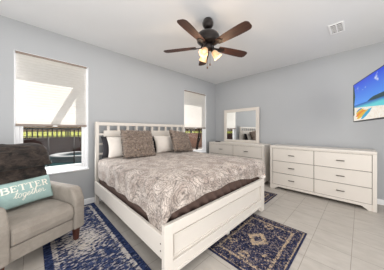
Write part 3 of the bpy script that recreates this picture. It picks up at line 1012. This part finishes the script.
GL = {
    'B': [('k', [(0.12, 0), (0.12, 1)]), ('n', [(0, 0), (0.4, 0)]), ('n', [(0, 1), (0.4, 1)]), ('n', [(0.12, 0.52), (0.4, 0.52)]), ('k', arc(0.38, 0.76, 0.2, 0.23, 90, -90)), ('k', arc(0.40, 0.26, 0.25, 0.25, 90, -90))],
    'E': [('k', [(0.12, 0), (0.12, 1)]), ('n', [(0, 0), (0.58, 0)]), ('n', [(0, 1), (0.55, 1)]), ('n', [(0.12, 0.52), (0.4, 0.52)]), ('n', [(0.58, -0.02), (0.6, 0.25)]), ('n', [(0.55, 1.02), (0.56, 0.78)]), ('n', [(0.4, 0.4), (0.4, 0.64)])],
    'T': [('k', [(0.31, 0), (0.31, 1)]), ('n', [(0, 1), (0.62, 1)]), ('n', [(0.16, 0), (0.46, 0)]), ('n', [(0, 1.02), (-0.01, 0.76)]), ('n', [(0.62, 1.02), (0.63, 0.76)])],
    'R': [('k', [(0.12, 0), (0.12, 1)]), ('n', [(0, 0), (0.26, 0)]), ('n', [(0, 1), (0.36, 1)]), ('n', [(0.12, 0.5), (0.36, 0.5)]), ('k', arc(0.36, 0.75, 0.22, 0.24, 90, -90)), ('k', [(0.34, 0.5), (0.6, 0.02)]), ('n', [(0.52, 0), (0.7, 0)])],
}
lt = MB()
XL, YL, HL, ADV = -0.192, 0.016, 0.062, 0.0645
for i, chh in enumerate('BETTER'):
    for kind, pts in GL[chh]:
        ribbon(lt, [(XL + i * ADV + 0.083 * p[0], YL + HL * p[1]) for p in pts], 0.0125 if kind == 'k' else 0.0065)
lt.build('lettering', M['cream'], pl)
def sl_(pts, x, s=1.0):   # slanted script point
    return [(x + 0.042 * (p[0] + 0.28 * p[1]), -0.055 + 0.042 * p[1]) for p in pts]
SC = {
    't': ([(-0.1, 0.15), (0.2, 0.75), (0.32, 1.55), (0.2, 0.6), (0.25, 0.1), (0.4, 0.0), (0.65, 0.3)], 0.62, [[(0.0, 1.1), (0.65, 1.15)]]),
    'o': (arc(0.32, 0.45, 0.3, 0.45, 60, 400, 14) + [(0.85, 0.7)], 0.85, []),
    'g': (arc(0.3, 0.45, 0.28, 0.42, 40, 330, 12) + [(0.6, 0.85), (0.55, -0.3), (0.35, -0.85), (0.1, -0.65), (0.35, -0.2), (0.8, 0.25)], 0.8, []),
    'e': ([(0.0, 0.3), (0.4, 0.45), (0.52, 0.75), (0.3, 0.92), (0.08, 0.6), (0.12, 0.15), (0.4, 0.0), (0.75, 0.35)], 0.72, []),
    'h': ([(-0.1, 0.1), (0.25, 1.0), (0.4, 1.7), (0.22, 1.75), (0.12, 0.9), (0.08, 0.0), (0.25, 0.65), (0.48, 0.85), (0.52, 0.5), (0.5, 0.1), (0.65, 0.0), (0.85, 0.3)], 0.85, []),
    'r': ([(0.0, 0.2), (0.15, 0.95), (0.3, 0.8), (0.5, 0.85), (0.45, 0.4), (0.5, 0.05), (0.8, 0.1), (1.1, 0.35)], 0.7, []),
}
sc_ = MB()
x = -0.115
for chh in 'together':
    pts, adv, extra = SC[chh]
    ribbon(sc_, sl_(pts, x), 0.0055)
    for e_ in extra:
        ribbon(sc_, sl_(e_, x), 0.005)
    x += adv * 0.042
sc_.build('script_lettering', M['cream'], pl)

# ------------------------------------------------------------------ ceiling fan
fan = thing('ceiling_fan', 'bronze ceiling fan with five walnut blades and three lit shades', 'ceiling fan', (-1.475, 1.715, HC))
zz = lambda z: z - HC
MB().lathe([(0.0005, zz(2.668)), (0.03, zz(2.67)), (0.058, zz(2.69)), (0.075, zz(2.72)), (0.077, zz(2.748)), (0.068, zz(2.775)), (0.056, zz(2.797)), (0.0005, zz(2.797))], 28).build('canopy', M['bronze'], fan)
MB().tube([(0, 0, zz(2.665)), (0, 0, zz(2.60))], 0.014, 12).build('downrod', M['bronze'], fan)
MB().lathe([(0.0005, zz(2.635)), (0.04, zz(2.635)), (0.08, zz(2.622)), (0.138, zz(2.59)), (0.158, zz(2.56)), (0.158, zz(2.53)), (0.135, zz(2.508)), (0.148, zz(2.492)), (0.115, zz(2.468)), (0.075, zz(2.455)), (0.0005, zz(2.455))], 32).build('motor_housing', M['bronze'], fan)
MB().lathe([(0.0005, zz(2.46)), (0.055, zz(2.458)), (0.066, zz(2.44)), (0.066, zz(2.405)), (0.05, zz(2.385)), (0.028, zz(2.372)), (0.012, zz(2.36)), (0.0005, zz(2.355))], 28).build('light_kit', M['bronze'], fan)
for k in range(5):
    a = R(68 + 72 * k)
    mt_ = Matrix.Rotation(a, 4, 'Z') @ Matrix.Translation((0, 0, zz(2.425))) @ Matrix.Rotation(R(-12), 4, 'X')
    out = []
    for (xx, ww) in ((0.165, 0.045), (0.20, 0.052), (0.32, 0.062), (0.46, 0.069), (0.56, 0.070), (0.612, 0.064), (0.632, 0.05), (0.642, 0.03)):
        out.append((xx, ww))
    poly = [(p[0], -p[1]) for p in out] + [(p[0], p[1]) for p in reversed(out)]
    bmb = MB().prism(poly, 'z', -0.004, 0.004)
    bo = bmb.build('blade', M['blade'], fan, 0.002)
    bo.matrix_local = mt_
    ir = MB()
    ir.prism([(0.085, -0.014), (0.15, -0.016), (0.185, -0.038), (0.235, -0.034), (0.26, 0), (0.235, 0.034), (0.185, 0.038), (0.15, 0.016), (0.085, 0.014)], 'z', -0.012, -0.0045)
    ir.tube([(0.09, 0, -0.008), (0.075, 0, 0.035)], 0.012, 8)
    for (sx_, sy_) in ((0.2, -0.02), (0.2, 0.02), (0.24, 0)):
        ir.sphere((sx_, sy_, -0.013), 0.005, n=6)
    ir.build('blade_bracket', M['bronze'], bo, 0.002)
for k, az in enumerate((45.3, 165.3, 285.3)):
    a = R(az)
    mtx = Matrix.Rotation(a, 4, 'Z') @ Matrix.Translation((0.058, 0, zz(2.38))) @ Matrix.Rotation(R(-38), 4, 'Y')
    ar = MB().tube([(0.03, 0, zz(2.42)), (0.05, 0, zz(2.41)), (0.06, 0, zz(2.38))], 0.011, 8)
    ar.lathe([(0.0005, 0.012), (0.024, 0.01), (0.028, -0.012), (0.024, -0.03)], 16, Matrix.Translation((0.058, 0, zz(2.38))) @ Matrix.Rotation(R(-38), 4, 'Y'))
    arm = ar.build('lamp_arm', M['bronze'], fan)
    arm.rotation_euler = (0, 0, a)
    s_ = MB().lathe([(0.024, -0.02), (0.034, -0.035), (0.043, -0.06), (0.046, -0.085), (0.051, -0.11), (0.060, -0.128), (0.057, -0.128), (0.048, -0.11), (0.043, -0.085), (0.040, -0.06), (0.031, -0.035), (0.022, -0.021)], 24)
    so = s_.build('glass_shade', M['lampglass'], fan)
    so.matrix_local = mtx
    bu = MB().sphere((0, 0, -0.085), 0.03, n=12).build('bulb', M['bulb'], so)
    d = bpy.data.lights.new('fan_lamp', 'POINT')
    d.energy = 3.6
    d.color = (1.0, 0.74, 0.48)
    d.shadow_soft_size = 0.04
    lo = bpy.data.objects.new('fan_lamp', d)
    C.objects.link(lo)
    lo.parent = so
    lo.location = (0, 0, -0.22)
for (dx, dy, zb, s_) in ((0.0, -0.012, 2.15, 1), (0.03, 0.01, 2.19, 0)):
    pc = MB().tube([(dx, dy, zz(2.39)), (dx, dy, zz(zb))], 0.0018, 6).build('pull_chain', M['bronze'], fan)
    MB().lathe([(0.0005, zz(zb) + 0.004), (0.006, zz(zb)), (0.011, zz(zb) - 0.018), (0.008, zz(zb) - 0.03), (0.0005, zz(zb) - 0.033)], 10, Matrix.Translation((dx, dy, 0))).build('chain_pull', M['blade'], pc)

# ------------------------------------------------------------------ ceiling vent
vt = thing('ceiling_vent', 'white louvred air vent set in the ceiling', 'vent', (-0.25, 3.21, HC))
vm = MB()
vx, vy = 0.085, 0.15
vm.box(-vx, -vx + 0.022, -vy, vy, -0.012, 0).box(vx - 0.022, vx, -vy, vy, -0.012, 0)
vm.box(-vx + 0.022, vx - 0.022, -vy, -vy + 0.022, -0.012, 0).box(-vx + 0.022, vx - 0.022, vy - 0.022, vy, -0.012, 0)
vm.build('frame', M['trim'], vt, 0.003)
MB().box(-vx + 0.02, vx - 0.02, -vy + 0.02, vy - 0.02, -0.003, -0.001).build('duct_shade_plate', M['gap'], vt)  # dark plate painted for the shade inside the duct
lv = MB()
for k in range(6):
    y = -vy + 0.06 + k * 0.036
    lv.box(-vx + 0.022, vx - 0.022, y - 0.005, y + 0.005, -0.010, -0.004)
lv.box(-0.006, 0.006, -vy + 0.022, vy - 0.022, -0.0105, -0.004)
lv.build('louvres', M['trim'], vt)

# ------------------------------------------------------------------ television
TVH, TVW = 0.64, 1.13
tvdir = Vector((0.284, -0.959, 0)).normalized()
tv = thing('television', 'flat television on a wall arm showing a sunny beach, above the right dresser', 'television', Vector((-0.081, 3.957, 1.42)) + tvdir * TVW / 2, math.atan2(tvdir.y, tvdir.x))
# local x runs along the screen to the right, -y is the viewing side, z up
hw = TVW / 2
MB().box(-hw, hw, -0.004, 0.045, 0, TVH).build('housing', M['black'], tv, 0.006)
bz = MB()
bz.box(-hw, hw, -0.010, -0.003, 0, 0.016).box(-hw, hw, -0.010, -0.003, TVH - 0.009, TVH).box(-hw, -hw + 0.009, -0.010, -0.003, 0.016, TVH - 0.009).box(hw - 0.009, hw, -0.010, -0.003, 0.016, TVH - 0.009)
bz.build('bezel', M['black'], tv)
def m_screen():
    n = NT('beach_picture')
    x, y, z = n.xyz()
    # sky, clouds
    g = n.ramp(z, 0.26, 0.62)
    sky = n.mix(g, lin((80, 154, 240)), lin((8, 66, 214)))
    cl = n.noise(1, n.coord((4.5, 1, 8), loc=(3.1, 0, 1.3)), 4, 0.6, 0.3)
    cm = n.ramp(cl, 0.60, 0.72)
    sky = n.mix(cm, sky, lin((236, 242, 250)))
    sea = n.mix(n.ramp(n.math('ADD', z, n.math('MULTIPLY', n.noise(1, n.coord((5, 1, 40)), 2), 0.02)), 0.225, 0.275), lin((96, 206, 214)), lin((18, 92, 176)))
    shore = n.math('ADD', 0.245, n.math('MULTIPLY', n.math('ADD', x, 0.56), -0.085))
    sand = n.mix(n.ramp(n.noise(26), 0.3, 0.7), lin((232, 220, 200)), lin((250, 244, 234)))
    pic = n.mix(n.math('GREATER_THAN', z, 0.277), sea, sky)
    pic = n.mix(n.math('LESS_THAN', z, shore), pic, sand)
    n.base((0, 0, 0, 1))
    n.t.links.new(pic, n.b.inputs['Emission Color'])
    n.b.inputs['Emission Strength'].default_value = 0.95
    n.b.inputs['Roughness'].default_value = 0.3
    return n.m
scr = MB().box(-hw + 0.009, hw - 0.009, -0.0065, -0.004, 0.016, TVH - 0.009).build('screen', m_screen(), tv)
def flat(name, pts, mat, dep):
    m = MB()
    m.prism(pts, 'y', -0.0066 - dep, -0.0062)
    return m.build(name, mat, scr)
def glow(name, c, s=0.95):
    return m_emit(name, lin(c), s)
def canoe(x0, z0, x1, z1, w):
    a, b = Vector((x0, z0)), Vector((x1, z1))
    d = b - a
    n_ = Vector((-d.y, d.x)).normalized() * w
    return [tuple(a), tuple(a + d * 0.2 + n_ * 0.8), tuple(a + d * 0.5 + n_), tuple(a + d * 0.8 + n_ * 0.75), tuple(b), tuple(b - d * 0.2 - n_ * 0.8), tuple(a + d * 0.5 - n_), tuple(a + d * 0.2 - n_ * 0.8)]
flat('pictured_palm', [(-hw + 0.012, 0.1), (-hw + 0.05, 0.12), (-hw + 0.04, 0.3), (-hw + 0.075, 0.42), (-hw + 0.05, 0.52), (-hw + 0.03, 0.6), (-hw + 0.012, 0.6)], glow('palm_green', (60, 84, 40)), 0.0004)
flat('pictured_island', [(-0.02, 0.277), (0.06, 0.30), (0.16, 0.318), (0.3, 0.322), (0.42, 0.325), (0.554, 0.335), (0.554, 0.268), (0.2, 0.268)], glow('island_green', (48, 74, 78)), 0.0004)
for k, (q, c) in enumerate([((-0.43, 0.155, -0.20, 0.20, 0.02), (60, 140, 200)), ((-0.46, 0.125, -0.13, 0.185, 0.024), (226, 190, 60)), ((-0.46, 0.085, -0.08, 0.165, 0.027), (236, 130, 44)), ((-0.42, 0.045, 0.02, 0.16, 0.032), (232, 184, 60)), ((-0.25, 0.03, 0.12, 0.17, 0.030), (64, 168, 206))]):
    flat('pictured_canoe', canoe(*q), glow('canoe_paint', c), 0.0005 + 0.0003 * k)
mb = MB()
mb.box(-0.2, 0.2, 0.045, 0.06, 0.16, 0.48)
arml = Matrix.Rotation(-math.atan2(tvdir.y, tvdir.x), 4, 'Z') @ Matrix.Translation(-tv.location)
p0 = Vector((0.0, 0.06, 0.32))
pw = arml @ Vector((0.62, YB - 0.03, 1.42 + 0.32))
pm = arml @ Vector((0.72, 3.75, 1.42 + 0.32))
mb.tube([p0, p0 + Vector((0, 0.05, 0)), pm], 0.02, 8)
mb.tube([pm, pw], 0.022, 8)
c4 = [arml @ Vector(v) for v in ((0.54, YB, 1.60), (0.70, YB, 1.60), (0.70, YB, 1.88), (0.54, YB, 1.88), (0.54, YB - 0.03, 1.60), (0.70, YB - 0.03, 1.60), (0.70, YB - 0.03, 1.88), (0.54, YB - 0.03, 1.88))]
mb.add(c4, [(0, 1, 2, 3), (4, 7, 6, 5), (0, 4, 5, 1), (1, 5, 6, 2), (2, 6, 7, 3), (3, 7, 4, 0)])
mb.build('wall_arm', M['black'], tv)
